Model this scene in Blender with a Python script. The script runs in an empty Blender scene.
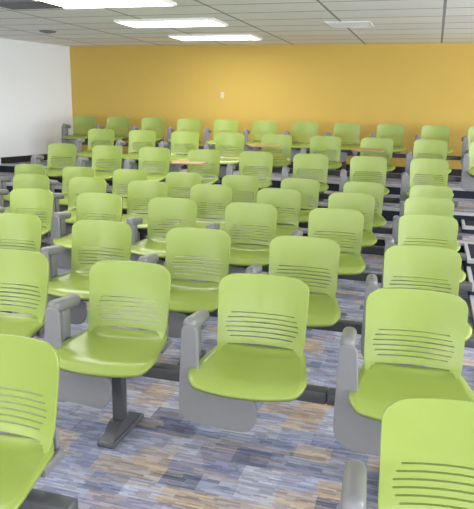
import bpy, bmesh, math, random
from mathutils import Vector, Matrix
random.seed(4)
scene=bpy.context.scene
try:
    scene.view_settings.view_transform='Standard'
except Exception: pass
CAMZ=1.605; CEIL=2.635; BACK=11.13
def wallx(y): return -6.85-.209*(BACK-y)

# ------------------------------------------------ materials
def nt(name):
    m=bpy.data.materials.new(name); m.use_nodes=True
    return m,m.node_tree,m.node_tree.nodes['Principled BSDF']
def plain(name,col,rough=.5,spec=.5,noise=.06,scale=30,bump=0.0,metal=0):
    m,t,b=nt(name); N=t.nodes; L=t.links
    tc=N.new('ShaderNodeTexCoord'); n=N.new('ShaderNodeTexNoise'); n.inputs['Scale'].default_value=scale
    L.new(tc.outputs['Object'],n.inputs['Vector'])
    mx=N.new('ShaderNodeMix'); mx.data_type='RGBA'
    mx.inputs[6].default_value=(*[c*(1-noise) for c in col],1); mx.inputs[7].default_value=(*[min(1,c*(1+noise)) for c in col],1)
    L.new(n.outputs['Fac'],mx.inputs[0]); L.new(mx.outputs[2],b.inputs['Base Color'])
    b.inputs['Roughness'].default_value=rough; b.inputs['Specular IOR Level'].default_value=spec; b.inputs['Metallic'].default_value=metal
    if bump:
        bp=N.new('ShaderNodeBump'); bp.inputs['Strength'].default_value=bump; bp.inputs['Distance'].default_value=.002
        n2=N.new('ShaderNodeTexNoise'); n2.inputs['Scale'].default_value=scale*8; L.new(tc.outputs['Object'],n2.inputs['Vector'])
        L.new(n2.outputs['Fac'],bp.inputs['Height']); L.new(bp.outputs['Normal'],b.inputs['Normal'])
    return m
M_green=plain('green_plastic',(.265,.35,.068),.30,.5,.03,6,.03)
M_grey=plain('grey_plastic',(.18,.18,.186),.36,.5,.05,20,.04)
M_lgrey=plain('light_grey_laminate',(.20,.20,.208),.40,.45,.04,20)
M_dark=plain('dark_steel',(.07,.072,.078),.42,.5,.08,20)
M_wood=plain('tan_laminate',(.36,.23,.10),.35,.5,.15,12)
M_yellow=plain('yellow_wall_paint',(.59,.415,.10),.75,.2,.03,3,.1)
M_white=plain('white_wall_paint',(.84,.87,.90),.7,.2,.02,3,.1)
M_black=plain('black_rubber_base',(.02,.02,.023),.5,.4,.1,20)
M_nose=plain('grey_stair_nosing',(.42,.43,.45),.5,.4,.05,20)
M_riser=plain('navy_riser_carpet',(.026,.030,.045),.9,.1,.2,60)
M_trim=plain('white_plastic',(.8,.8,.78),.4,.5,.02,10)
M_plate=plain('beige_plate_plastic',(.62,.55,.40),.4,.5,.02,10)
M_grille=plain('ceiling_grille_grey',(.16,.16,.16),.5,.4,.05,10)

def carpet():
    m,t,b=nt('carpet_tiles'); N=t.nodes; L=t.links
    geo=N.new('ShaderNodeNewGeometry'); sp=N.new('ShaderNodeSeparateXYZ'); L.new(geo.outputs['Position'],sp.inputs[0])
    def M(op,a,bv=None):
        n=N.new('ShaderNodeMath'); n.operation=op
        for i,v in enumerate((a,bv)):
            if v is None: continue
            if isinstance(v,(int,float)): n.inputs[i].default_value=v
            else: L.new(v,n.inputs[i])
        return n.outputs[0]
    def cells(w,h,k,seed):
        row=M('FLOOR',M('DIVIDE',sp.outputs[1],h))
        wr=N.new('ShaderNodeTexWhiteNoise'); wr.noise_dimensions='1D'; L.new(M('ADD',row,seed),wr.inputs['W'])
        col=M('FLOOR',M('ADD',M('DIVIDE',sp.outputs[0],w),M('MULTIPLY',wr.outputs['Value'],k)))
        c=N.new('ShaderNodeCombineXYZ'); L.new(col,c.inputs[0]); L.new(row,c.inputs[1]); c.inputs[2].default_value=seed
        wn=N.new('ShaderNodeTexWhiteNoise'); wn.noise_dimensions='3D'; L.new(c.outputs[0],wn.inputs['Vector'])
        return wn.outputs['Value']
    def ramp(v,cols):
        r=N.new('ShaderNodeValToRGB'); r.color_ramp.interpolation='CONSTANT'
        e=r.color_ramp.elements
        e[0].position=0; e[0].color=(*cols[0][1],1); e[1].position=cols[1][0]; e[1].color=(*cols[1][1],1)
        for p,c in cols[2:]:
            x=e.new(p); x.color=(*c,1)
        L.new(v,r.inputs[0]); return r.outputs[0]
    big=ramp(cells(.17,.13,3.0,1.3),[(0,(.19,.21,.30)),(.22,(.28,.30,.40)),(.40,(.11,.12,.17)),(.52,(.39,.32,.25)),(.74,(.38,.39,.46)),(.87,(.26,.24,.31)),(.93,(.42,.32,.21))])
    sm=ramp(cells(.17,.03,5.0,4.1),[(0,(.19,.21,.31)),(.25,(.31,.33,.44)),(.42,(.43,.34,.25)),(.62,(.12,.13,.19)),(.75,(.40,.41,.48)),(.9,(.27,.26,.34))])
    mx=N.new('ShaderNodeMix'); mx.data_type='RGBA'; mx.inputs[0].default_value=.35; L.new(big,mx.inputs[6]); L.new(sm,mx.inputs[7])
    v2=cells(.06,.011,9.0,7.7)
    mp=N.new('ShaderNodeMapRange'); mp.inputs['To Min'].default_value=.75; mp.inputs['To Max'].default_value=1.25; L.new(v2,mp.inputs[0])
    nz=N.new('ShaderNodeTexNoise'); nz.inputs['Scale'].default_value=220; L.new(geo.outputs['Position'],nz.inputs['Vector'])
    mp2=N.new('ShaderNodeMapRange'); mp2.inputs['To Min'].default_value=.8; mp2.inputs['To Max'].default_value=1.2; L.new(nz.outputs['Fac'],mp2.inputs[0])
    f=M('MULTIPLY',mp.outputs[0],mp2.outputs[0])
    vm=N.new('ShaderNodeVectorMath'); vm.operation='SCALE'; L.new(mx.outputs[2],vm.inputs[0]); L.new(f,vm.inputs['Scale'])
    L.new(vm.outputs[0],b.inputs['Base Color']); b.inputs['Roughness'].default_value=.9; b.inputs['Specular IOR Level'].default_value=.15
    bp=N.new('ShaderNodeBump'); bp.inputs['Strength'].default_value=.3; bp.inputs['Distance'].default_value=.003
    L.new(nz.outputs['Fac'],bp.inputs['Height']); L.new(bp.outputs['Normal'],b.inputs['Normal'])
    return m
M_carpet=carpet()
def ceil_mat():
    m,t,b=nt('acoustic_ceiling_tile'); N=t.nodes; L=t.links
    geo=N.new('ShaderNodeNewGeometry')
    br=N.new('ShaderNodeTexBrick'); br.offset=0; br.inputs['Scale'].default_value=1
    br.inputs['Brick Width'].default_value=1.22; br.inputs['Row Height'].default_value=.61; br.inputs['Mortar Size'].default_value=.016
    br.inputs['Mortar Smooth'].default_value=.1
    br.inputs['Color1'].default_value=(.92,.92,.89,1); br.inputs['Color2'].default_value=(.86,.86,.84,1); br.inputs['Mortar'].default_value=(.34,.35,.35,1)
    L.new(geo.outputs['Position'],br.inputs['Vector'])
    nz=N.new('ShaderNodeTexNoise'); nz.inputs['Scale'].default_value=90; L.new(geo.outputs['Position'],nz.inputs['Vector'])
    mp=N.new('ShaderNodeMapRange'); mp.inputs['To Min'].default_value=.92; mp.inputs['To Max'].default_value=1.04; L.new(nz.outputs['Fac'],mp.inputs[0])
    vm=N.new('ShaderNodeVectorMath'); vm.operation='SCALE'; L.new(br.outputs['Color'],vm.inputs[0]); L.new(mp.outputs[0],vm.inputs['Scale'])
    L.new(vm.outputs[0],b.inputs['Base Color']); b.inputs['Roughness'].default_value=.9; b.inputs['Specular IOR Level'].default_value=.1
    return m
M_ceil=ceil_mat()
def emis(name,col,s):
    m,t,b=nt(name); b.inputs['Base Color'].default_value=(.9,.9,.9,1)
    b.inputs['Emission Color'].default_value=(*col,1); b.inputs['Emission Strength'].default_value=s
    return m
M_lamp=emis('lamp_diffuser',(1,.98,.94),15)
M_off=plain('ceiling_diffuser_white',(.72,.73,.72),.5,.4,.03,10)

# ------------------------------------------------ mesh helpers
def box(bm,x0,x1,y0,y1,z0,z1,mi=0,bev=0.0,seg=2,mat=None):
    r=bmesh.ops.create_cube(bm,size=1)
    vs=r['verts']
    for v in vs:
        v.co=Vector(((x0+x1)/2+v.co.x*(x1-x0),(y0+y1)/2+v.co.y*(y1-y0),(z0+z1)/2+v.co.z*(z1-z0)))
    fs=set(f for v in vs for f in v.link_faces)
    if bev:
        es=list(set(e for v in vs for e in v.link_edges))
        q=bmesh.ops.bevel(bm,geom=es,offset=bev,segments=seg,affect='EDGES',profile=.5)
        allv=set(q['verts'])|set(v for v in vs if v.is_valid)
        fs=set(f for v in allv for f in v.link_faces)
        vs=list(allv)
    for f in fs: f.material_index=mi; f.smooth=bool(bev)
    if mat is not None:
        for v in vs: v.co=mat@v.co
    return vs
def prism(bm,pts,thick,mi,mat,bev=.006):
    vs=[bm.verts.new(Vector((p[0],-thick/2,p[1]))) for p in pts]
    f=bm.faces.new(vs)
    r=bmesh.ops.extrude_face_region(bm,geom=[f])
    nv=[g for g in r['geom'] if isinstance(g,bmesh.types.BMVert)]
    for v in nv: v.co.y+=thick
    allf=set(fc for v in vs+nv for fc in v.link_faces)
    for fc in allf: fc.material_index=mi
    es=[e for e in set(e for v in vs+nv for e in v.link_edges) if (abs(e.verts[0].co.y-e.verts[1].co.y)<1e-6)]
    q=bmesh.ops.bevel(bm,geom=es,offset=bev,segments=2,affect='EDGES',profile=.5)
    av=set(q['verts'])|set(v for v in vs+nv if v.is_valid)
    for v in av: v.co=mat@v.co
    for fc in set(fc for v in av for fc in v.link_faces): fc.material_index=mi
def rounded(pts,rads,n=6):
    out=[]; N=len(pts)
    for i,(p,r) in enumerate(zip(pts,rads)):
        p=Vector(p); a=Vector(pts[i-1]); b=Vector(pts[(i+1)%N])
        if r<=0: out.append((p.x,p.y)); continue
        da=(a-p).normalized(); db=(b-p).normalized()
        s=p+da*r; e=p+db*r
        for k in range(n+1):
            t=k/n; q=(1-t)**2*s+2*t*(1-t)*p+t*t*e; out.append((q.x,q.y))
    return out
def thick_grid(bm,P,skip,th,mi,nrm):
    R=len(P);C=len(P[0])
    F=[[bm.verts.new(P[i][j]) for j in range(C)] for i in range(R)]
    B=[[bm.verts.new(P[i][j]+nrm(i,j)*th) for j in range(C)] for i in range(R)]
    ex=lambda i,j: 0<=i<R-1 and 0<=j<C-1 and (i,j) not in skip
    for i in range(R-1):
        for j in range(C-1):
            if not ex(i,j): continue
            fs=[bm.faces.new((F[i][j],F[i][j+1],F[i+1][j+1],F[i+1][j])),bm.faces.new((B[i][j],B[i+1][j],B[i+1][j+1],B[i][j+1]))]
            for f in fs: f.smooth=True
            for (di,dj,a,b) in ((-1,0,(i,j),(i,j+1)),(1,0,(i+1,j+1),(i+1,j)),(0,-1,(i+1,j),(i,j)),(0,1,(i,j+1),(i+1,j+1))):
                if not ex(i+di,j+dj):
                    q=bm.faces.new((F[a[0]][a[1]],B[a[0]][a[1]],B[b[0]][b[1]],F[b[0]][b[1]]))
                    inner=(i+di,j+dj) in skip
                    q.smooth=not inner
                    if inner:
                        for e in q.edges: e.smooth=False
                    fs.append(q)
            for f in fs: f.material_index=mi
    for row in (F,B):
        for l in row:
            for v in l:
                if not v.link_faces: bm.verts.remove(v)

# ------------------------------------------------ chair
TOP=.84
SB=.487  # seat shell height
def chair_mesh(name,pedestal,tablet):
    bm=bmesh.new()
    W=.214; r=.068
    us=[-1,-.985,-.95,-.90,-.86,-.82,-.78,-.72,-.66,-.55,-.4,-.2,0,.2,.4,.55,.66,.72,.78,.82,.86,.90,.95,.985,1]
    z0=.476
    zs=[z0,z0+.007,z0+.016,z0+.026,z0+.035,z0+.043,z0+.051]
    slots=[]
    z=.548
    for k in range(6):
        slots.append(len(zs)); zs+= [z,z+.006]; z+=.0215
    zs+=[.678,.692,.711,.73,.755]
    zs+=[TOP-r+r*math.sin(a*math.pi/2/9) for a in range(1,10)]
    def hw(z):
        w=W-.010*(1-(z-z0)/(TOP-z0))-.010*max(0,(.55-z)/.09)
        if z>TOP-r:
            d=(z-(TOP-r))/r
            w-=r*(1-math.sqrt(max(0,1-d*d)))*1.0
        return w
    def ypos(x,z):
        k=(TOP-z)/(TOP-z0)
        base=-.075*k+.012*math.sin(k*math.pi)
        return base-.042*(x/W)**2 - (.03*max(0,(.53-z)/.055)**1.5 if z<.53 else 0)
    P=[]
    for zz in zs:
        row=[]
        for u in us:
            h=hw(zz); x=u*h
            zc=zz
            if zz>TOP-.02: zc=zz-.006*(x/W)**2
            row.append(Vector((x,ypos(x,zz),zc)))
        P.append(row)
    skip=set()
    C=len(us)
    for si,i in enumerate(slots):
        lim=[.75,.79,.83,.83,.79,.75][si]
        for j in range(C-1):
            m=(us[j]+us[j+1])/2
            if abs(m)<lim: skip.add((i,j))
    for i in range(0,5):
        lim=[.93,.93,.90,.86,.80][i]
        for j in range(C-1):
            if abs((us[j]+us[j+1])/2)<lim: skip.add((i,j))
    thick_grid(bm,P,skip,.012,0,lambda i,j:Vector((0,1,0)))
    # ---- seat shell
    ts=[0,.03,.08,.16,.3,.45,.6,.72,.82,.9,.95,.985,1.0]
    D=.41
    P=[]
    for t in ts:
        y=-.055-t*D
        w=.205+.047*min(1,t/.75)
        if t>.8:
            d=(t-.8)/.2; w-=.06*(1-math.sqrt(max(0,1-d*d*.96)))
        if t<.1: w-=.02*(1-t/.1)
        row=[]
        for j in range(17):
            u=-1+2*j/16
            x=u*w
            z=SB+.013*abs(u)**2.5-.012*math.sin(math.pi*min(1,t/.9))*(1-u*u)
            if t<.1: z+=.02*(1-t/.1)**2
            if t>.78: z-=.034*((t-.78)/.22)**2.2
            yy=y-.018*(1-u*u)*t
            row.append(Vector((x,yy,z)))
        P.append(row)
    thick_grid(bm,P,set(),.016,0,lambda i,j:Vector((0,.25 if i>9 else 0,-1)))
    # underside grey pan
    pts=rounded([(-.19,-.10),(.19,-.10),(.20,-.42),(-.20,-.42)],[.03,.03,.07,.07])
    f=[bm.verts.new((x,y,SB-.02)) for x,y in pts]; g=[bm.verts.new((x*.86,-.26+(y+.26)*.86,SB-.065)) for x,y in pts]
    n=len(pts)
    fs=[bm.faces.new(g)]+[bm.faces.new((f[i],g[i],g[(i+1)%n],f[(i+1)%n])) for i in range(n)]+[bm.faces.new(f[::-1])]
    for q in fs: q.material_index=1
    for s in (-1,1):
        box(bm,s*.200-.012,s*.200+.012,-.16,-.03,SB-.052,SB-.015,1,.006)
        box(bm,s*.184-.010,s*.184+.010,-.050,-.026,SB-.045,.540,1,.004)
    # arm support + cap
    ax=-.272
    box(bm,ax-.016,ax+.016,-.24,-.17,.36,.65,1,.01)
    box(bm,-.28,-.09,-.205,-.165,.35,.39,2,.006)
    if tablet!='open':
        box(bm,ax-.031,ax+.031,-.325,-.075,.630,.692,1,.026,4,
            Matrix.Translation((ax,-.2,.66))@Matrix.Rotation(math.radians(-8),4,'X')@Matrix.Translation((-ax,.2,-.66)))
    if tablet=='stored':
        pts=rounded([(-.335,.680),(-.262,.680),(-.240,.42),(.02,.40),(.035,.245),(-.335,.245)],[.03,.03,.05,.03,.10,.10],6)
        mat=Matrix.Translation((-.272,-.345,.45))@Matrix.Rotation(math.radians(-8),4,'Z')@Matrix.Rotation(math.radians(-5),4,'X')@Matrix.Translation((.30,0,-.45))
        prism(bm,pts[::-1],.02,3,mat)
    elif tablet=='open':
        pts=rounded([(-.31,-.10),(-.23,-.10),(-.20,-.22),(.10,-.24),(.12,-.52),(-.31,-.52)],[.03,.03,.05,.06,.08,.08],6)
        mat=Matrix.Translation((0,0,.70))@Matrix(((1,0,0,0),(0,0,1,0),(0,1,0,0),(0,0,0,1)))
        prism(bm,pts,.02,4,mat)
        box(bm,ax-.03,ax+.03,-.30,-.10,.63,.692,1,.015,3)
    # seats are swivelled a few degrees on the beam
    bmesh.ops.rotate(bm,verts=bm.verts,cent=(0,-.05,0),matrix=Matrix.Rotation(math.radians(4.5),3,'Z'))
    # beam + bracket
    box(bm,-.34,.34,-.21,-.145,.335,.395,2,.008)
    box(bm,-.10,.10,-.28,-.10,.385,.426,2,.005)
    if pedestal:
        box(bm,-.030,.030,-.205,-.155,.03,.34,2,.008)
        box(bm,-.045,.045,-.335,.0,.0,.026,2,.006)
        pts=[(-.32,.02),(-.02,.02),(-.13,.085),(-.23,.085)]
        a=[bm.verts.new((-.032,y,z)) for y,z in pts]; b=[bm.verts.new((.032,y,z)) for y,z in pts]
        for q in [bm.faces.new(a),bm.faces.new(b[::-1])]+[bm.faces.new((a[i],b[i],b[(i+1)%4],a[(i+1)%4])) for i in range(4)]: q.material_index=2
    bmesh.ops.recalc_face_normals(bm,faces=bm.faces)
    me=bpy.data.meshes.new(name); bm.to_mesh(me); bm.free()
    for m in (M_green,M_grey,M_dark,M_lgrey,M_wood): me.materials.append(m)
    return me
meshes={(p,t):chair_mesh('lecture_chair_mesh_%d_%s'%(p,t),p,t) for p in (0,1) for t in ('stored','open')}
def put(name,me,loc,rz=0):
    o=bpy.data.objects.new(name,me); scene.collection.objects.link(o); o.location=loc; o.rotation_euler=(0,0,rz); return o
rowsdef={
 'B':(2.72,0,-.005,range(0,5)),'C':(3.65,0,.003,range(0,6)),'D':(4.80,0,.022,range(0,7)),
 'E':(5.77,0,.02,range(0,8)),'F':(6.71,0,.03,range(0,8)),'G':(7.50,.21,-.01,range(0,8)),'H':(8.59,.375,-.02,range(-1,8)),'I':(10.33,.515,.03,range(-2,10))}
opens={('G',4),('H',3),('H',1)}
S=.68
put('lecture_chair',meshes[(1,'stored')],(.145,1.66,.0))
put('lecture_chair',meshes[(1,'stored')],(-1.305,1.66,0))
for n,(Y,z,x0,idx) in rowsdef.items():
    for k in idx:
        t='open' if (n,k) in opens else 'stored'
        put('lecture_chair',meshes[(1 if k%2==0 else 0,t)],(x0-S*k,Y,z))

# ------------------------------------------------ room
def polymesh(name,verts,faces,mats,fm=None):
    me=bpy.data.meshes.new(name); me.from_pydata(verts,[],faces)
    for m in mats: me.materials.append(m)
    if fm:
        for p,i in zip(me.polygons,fm): p.material_index=i
    bm=bmesh.new(); bm.from_mesh(me); bmesh.ops.recalc_face_normals(bm,faces=bm.faces); bm.to_mesh(me); bm.free()
    return put(name,me,(0,0,0))
YF=-3.0; XR=5.0
def slab(name,corners,z0,z1,mats,fm=None):
    n=len(corners)
    v=[(x,y,z0) for x,y in corners]+[(x,y,z1) for x,y in corners]
    f=[tuple(range(n)),tuple(range(n,2*n))]+[(i,(i+1)%n,n+(i+1)%n,n+i) for i in range(n)]
    return polymesh(name,v,f,mats,fm)
room=[(wallx(YF),YF),(XR,YF),(XR,BACK),(wallx(BACK),BACK)]
slab('floor',room,-.1,0,[M_carpet])
slab('ceiling',room,CEIL,CEIL+.1,[M_ceil])
tiers=[(6.98,8.02,.21),(8.02,9.35,.375),(9.35,BACK,.515)]
for i,(y0,y1,z) in enumerate(tiers):
    c=[(wallx(y0),y0),(XR,y0),(XR,y1),(wallx(y1),y1)]
    slab('floor_tier_%d'%(i+1),c,0,z,[M_carpet,M_riser],[1,0,1,1,1,1])
    c=[(wallx(y0),y0-.012),(XR,y0-.012),(XR,y0+.04),(wallx(y0+.04),y0+.04)]
    slab('trim_%d'%(i+1),c,z-.03,z+.004,[M_nose])
slab('wall_back',[(wallx(BACK)-.1,BACK),(XR+.1,BACK),(XR+.1,BACK+.12),(wallx(BACK)-.1,BACK+.12)],0,CEIL+.1,[M_yellow])
slab('wall_left',[(wallx(YF),YF),(wallx(BACK),BACK),(wallx(BACK)-.12,BACK),(wallx(YF)-.12,YF)],0,CEIL+.1,[M_white])
lvl=[(YF,6.98,0)]+tiers
bmv=[];bmf=[]
for (y0,y1,z) in lvl:
    b=len(bmv)
    for y in (y0,y1):
        for dx in (0,.015):
            for zz in (z,z+.11): bmv.append((wallx(y)+dx,y,zz))
    bmf+=[tuple(b+i for i in q) for q in ((0,1,3,2),(4,6,7,5),(0,4,5,1),(2,3,7,6),(1,5,7,3),(0,2,6,4))]
polymesh('baseboard_left',bmv,bmf,[M_black])
slab('baseboard_back',[(wallx(BACK),BACK-.015),(XR,BACK-.015),(XR,BACK),(wallx(BACK),BACK)],.515,.625,[M_black])
def wall_windows(prefix,axis,fixed,a0,a1,wins,mat,th=.12,inner=1):
    bm=bmesh.new(); zb,zt=.85,2.35
    lo,hi=sorted((fixed,fixed+th*inner))
    def b(u0,u1,z0,z1,mi=0,d0=lo,d1=hi,bmx=None):
        bb=bmx or bm
        if axis=='y': box(bb,u0,u1,d0,d1,z0,z1,mi)
        else: box(bb,d0,d1,u0,u1,z0,z1,mi)
    b(a0,a1,0,zb); b(a0,a1,zt,CEIL+.1)
    cur=a0
    for (u0,u1) in wins:
        b(cur,u0,zb,zt); cur=u1
    b(cur,a1,zb,zt)
    me=bpy.data.meshes.new(prefix); bm.to_mesh(me); bm.free(); me.materials.append(mat); put(prefix,me,(0,0,0))
    for i,(u0,u1) in enumerate(wins):
        bw=bmesh.new(); m=(lo+hi)/2
        for (p0,p1,z0,z1) in ((u0,u1,zb,zb+.05),(u0,u1,zt-.05,zt),(u0,u0+.05,zb,zt),(u1-.05,u1,zb,zt),((u0+u1)/2-.025,(u0+u1)/2+.025,zb,zt)):
            b(p0,p1,z0,z1,0,m-.03,m+.03,bw)
        me=bpy.data.meshes.new('window'); bw.to_mesh(me); bw.free(); me.materials.append(M_trim)
        wall_windows.n+=1
        put('window_%d'%wall_windows.n,me,(0,0,0))
wall_windows.n=0
fw=[(-8.6,-6.4),(-5.9,-3.7),(-3.2,-1.0),(-.5,1.7),(2.2,4.4)]  # windows added behind the camera, out of view, to let light in
wall_windows('wall_front','y',YF,wallx(YF)-.12,XR+.1,fw,M_white,.12,-1)
rw=[(-2.4,-.4),(.1,2.1),(2.6,4.6),(5.1,7.1),(7.6,9.6)]  # right wall windows also added out of view, as openings for light
wall_windows('wall_right','x',XR,YF,BACK,rw,M_white,.12,1)

def step(name,x0,x1,y0,y1,z0,z1):
    bm=bmesh.new()
    box(bm,x0,x1,y0,y1,z0,z1-.004,0)
    box(bm,x0-.004,x1,y0-.01,y0+.05,z1-.035,z1,1)
    box(bm,x0-.004,x0+.03,y0+.05,y1,z1-.035,z1,1)
    me=bpy.data.meshes.new(name); bm.to_mesh(me); bm.free(); me.materials.append(M_riser); me.materials.append(M_nose)
    return put(name,me,(0,0,0))
step('aisle_step',.42,2.2,4.65,5.45,0,.07)
step('aisle_step',.42,2.2,5.45,6.2,0,.14)
step('aisle_step',.42,2.2,6.2,6.965,0,.21)
step('aisle_step',.42,2.2,7.55,8.005,.21,.295)

def fixture(name,x,y,sx,sy,mat,slats=0,h=.03):
    bm=bmesh.new()
    z0=CEIL-h
    for (a,b,c,d) in ((-sx/2-.02,sx/2+.02,-sy/2-.02,-sy/2),(-sx/2-.02,sx/2+.02,sy/2,sy/2+.02),(-sx/2-.02,-sx/2,-sy/2,sy/2),(sx/2,sx/2+.02,-sy/2,sy/2)):
        box(bm,a,b,c,d,z0,CEIL,0)
    box(bm,-sx/2,sx/2,-sy/2,sy/2,CEIL-h*.6,CEIL-.001,1)
    for i in range(slats):
        yy=-sy/2+sy*(i+.5)/slats
        box(bm,-sx/2,sx/2,yy-.006,yy+.006,z0,CEIL-h*.6,0)
    me=bpy.data.meshes.new(name); bm.to_mesh(me); bm.free(); me.materials.append(mat if mat in (M_grille,M_off) else M_trim); me.materials.append(mat)
    return put(name,me,(x,y,0))
for y in (.95,2.7,4.45,6.2,7.95,9.7):
    fixture('ceiling_light_panel',-3.37,y,1.30,.58,M_lamp)
for y in (.95,2.7,4.45,6.2,7.95,9.7):
    fixture('ceiling_light_panel',3.6,y,1.30,.58,M_lamp)
fixture('ceiling_air_vent',-4.35,6.2,.62,.45,M_grille,8)
fixture('ceiling_diffuser',-1.14,8.5,.52,.52,M_off,5,.012)
def speaker(x,y):
    bm=bmesh.new()
    bmesh.ops.create_cone(bm,cap_ends=True,segments=32,radius1=.11,radius2=.13,depth=.02)
    for v in bm.verts: v.co.z+=CEIL-.01
    bmesh.ops.create_cone(bm,cap_ends=True,segments=24,radius1=.05,radius2=.08,depth=.015,matrix=Matrix.Translation((0,0,CEIL-.025)))
    me=bpy.data.meshes.new('ceiling_speaker'); bm.to_mesh(me); bm.free(); me.materials.append(M_grille); put('ceiling_speaker',me,(x,y,0))
speaker(-5.7,8.67)
def plate(x,z,w=.07,h=.11):
    bm=bmesh.new(); box(bm,-w/2,w/2,-.012,0,-h/2,h/2,0,.003)
    for dz in (-.025,.025): box(bm,-.012,.012,-.014,-.010,dz-.01,dz+.01,0,.002)
    me=bpy.data.meshes.new('wall_outlet_plate'); bm.to_mesh(me); bm.free(); me.materials.append(M_plate)
    put('wall_outlet_plate',me,(x,BACK,z))
plate(-3.73,1.77)

# ------------------------------------------------ light
def area(name,loc,rot,sx,sy,power,col=(1,1,1)):
    l=bpy.data.lights.new(name,'AREA'); l.shape='RECTANGLE'; l.size=sx; l.size_y=sy; l.energy=power; l.color=col
    o=bpy.data.objects.new(name,l); scene.collection.objects.link(o); o.location=loc; o.rotation_euler=rot
for i,(a,b) in enumerate(fw):
    area('window_daylight',((a+b)/2,YF-.15,1.6),(math.radians(114),0,0),2.1,1.4,85,(.96,.98,1))  # added fill lamps outside the front openings, tilted up to lift the ceiling
for (a,b) in rw:
    area('window_daylight',(XR+.15,(a+b)/2,1.6),(math.radians(114),0,math.radians(90)),1.9,1.4,115,(.96,.98,1))  # same added fill outside the right wall, tilted up too
w=bpy.data.worlds.new('daylight'); scene.world=w; w.use_nodes=True
bg=w.node_tree.nodes['Background']; bg.inputs[0].default_value=(.88,.94,1,1); bg.inputs[1].default_value=1.0

# ------------------------------------------------ camera
yaw,pit,rol,f=.2957,.2352,.0196,624.7
fwd=Vector((-math.sin(yaw)*math.cos(pit),math.cos(yaw)*math.cos(pit),-math.sin(pit)))
r=Vector((math.cos(yaw),math.sin(yaw),0)); u=r.cross(fwd)
r2=r*math.cos(rol)+u*math.sin(rol); u2=-r*math.sin(rol)+u*math.cos(rol)
cd=bpy.data.cameras.new('camera'); cam=bpy.data.objects.new('camera',cd); scene.collection.objects.link(cam)
m=Matrix((r2,u2,-fwd)).transposed().to_4x4(); m.translation=Vector((0,0,CAMZ)); cam.matrix_world=m
cd.sensor_fit='VERTICAL'; cd.sensor_height=24; cd.sensor_width=24; cd.lens=f/509*24; cd.clip_start=.05
scene.camera=cam
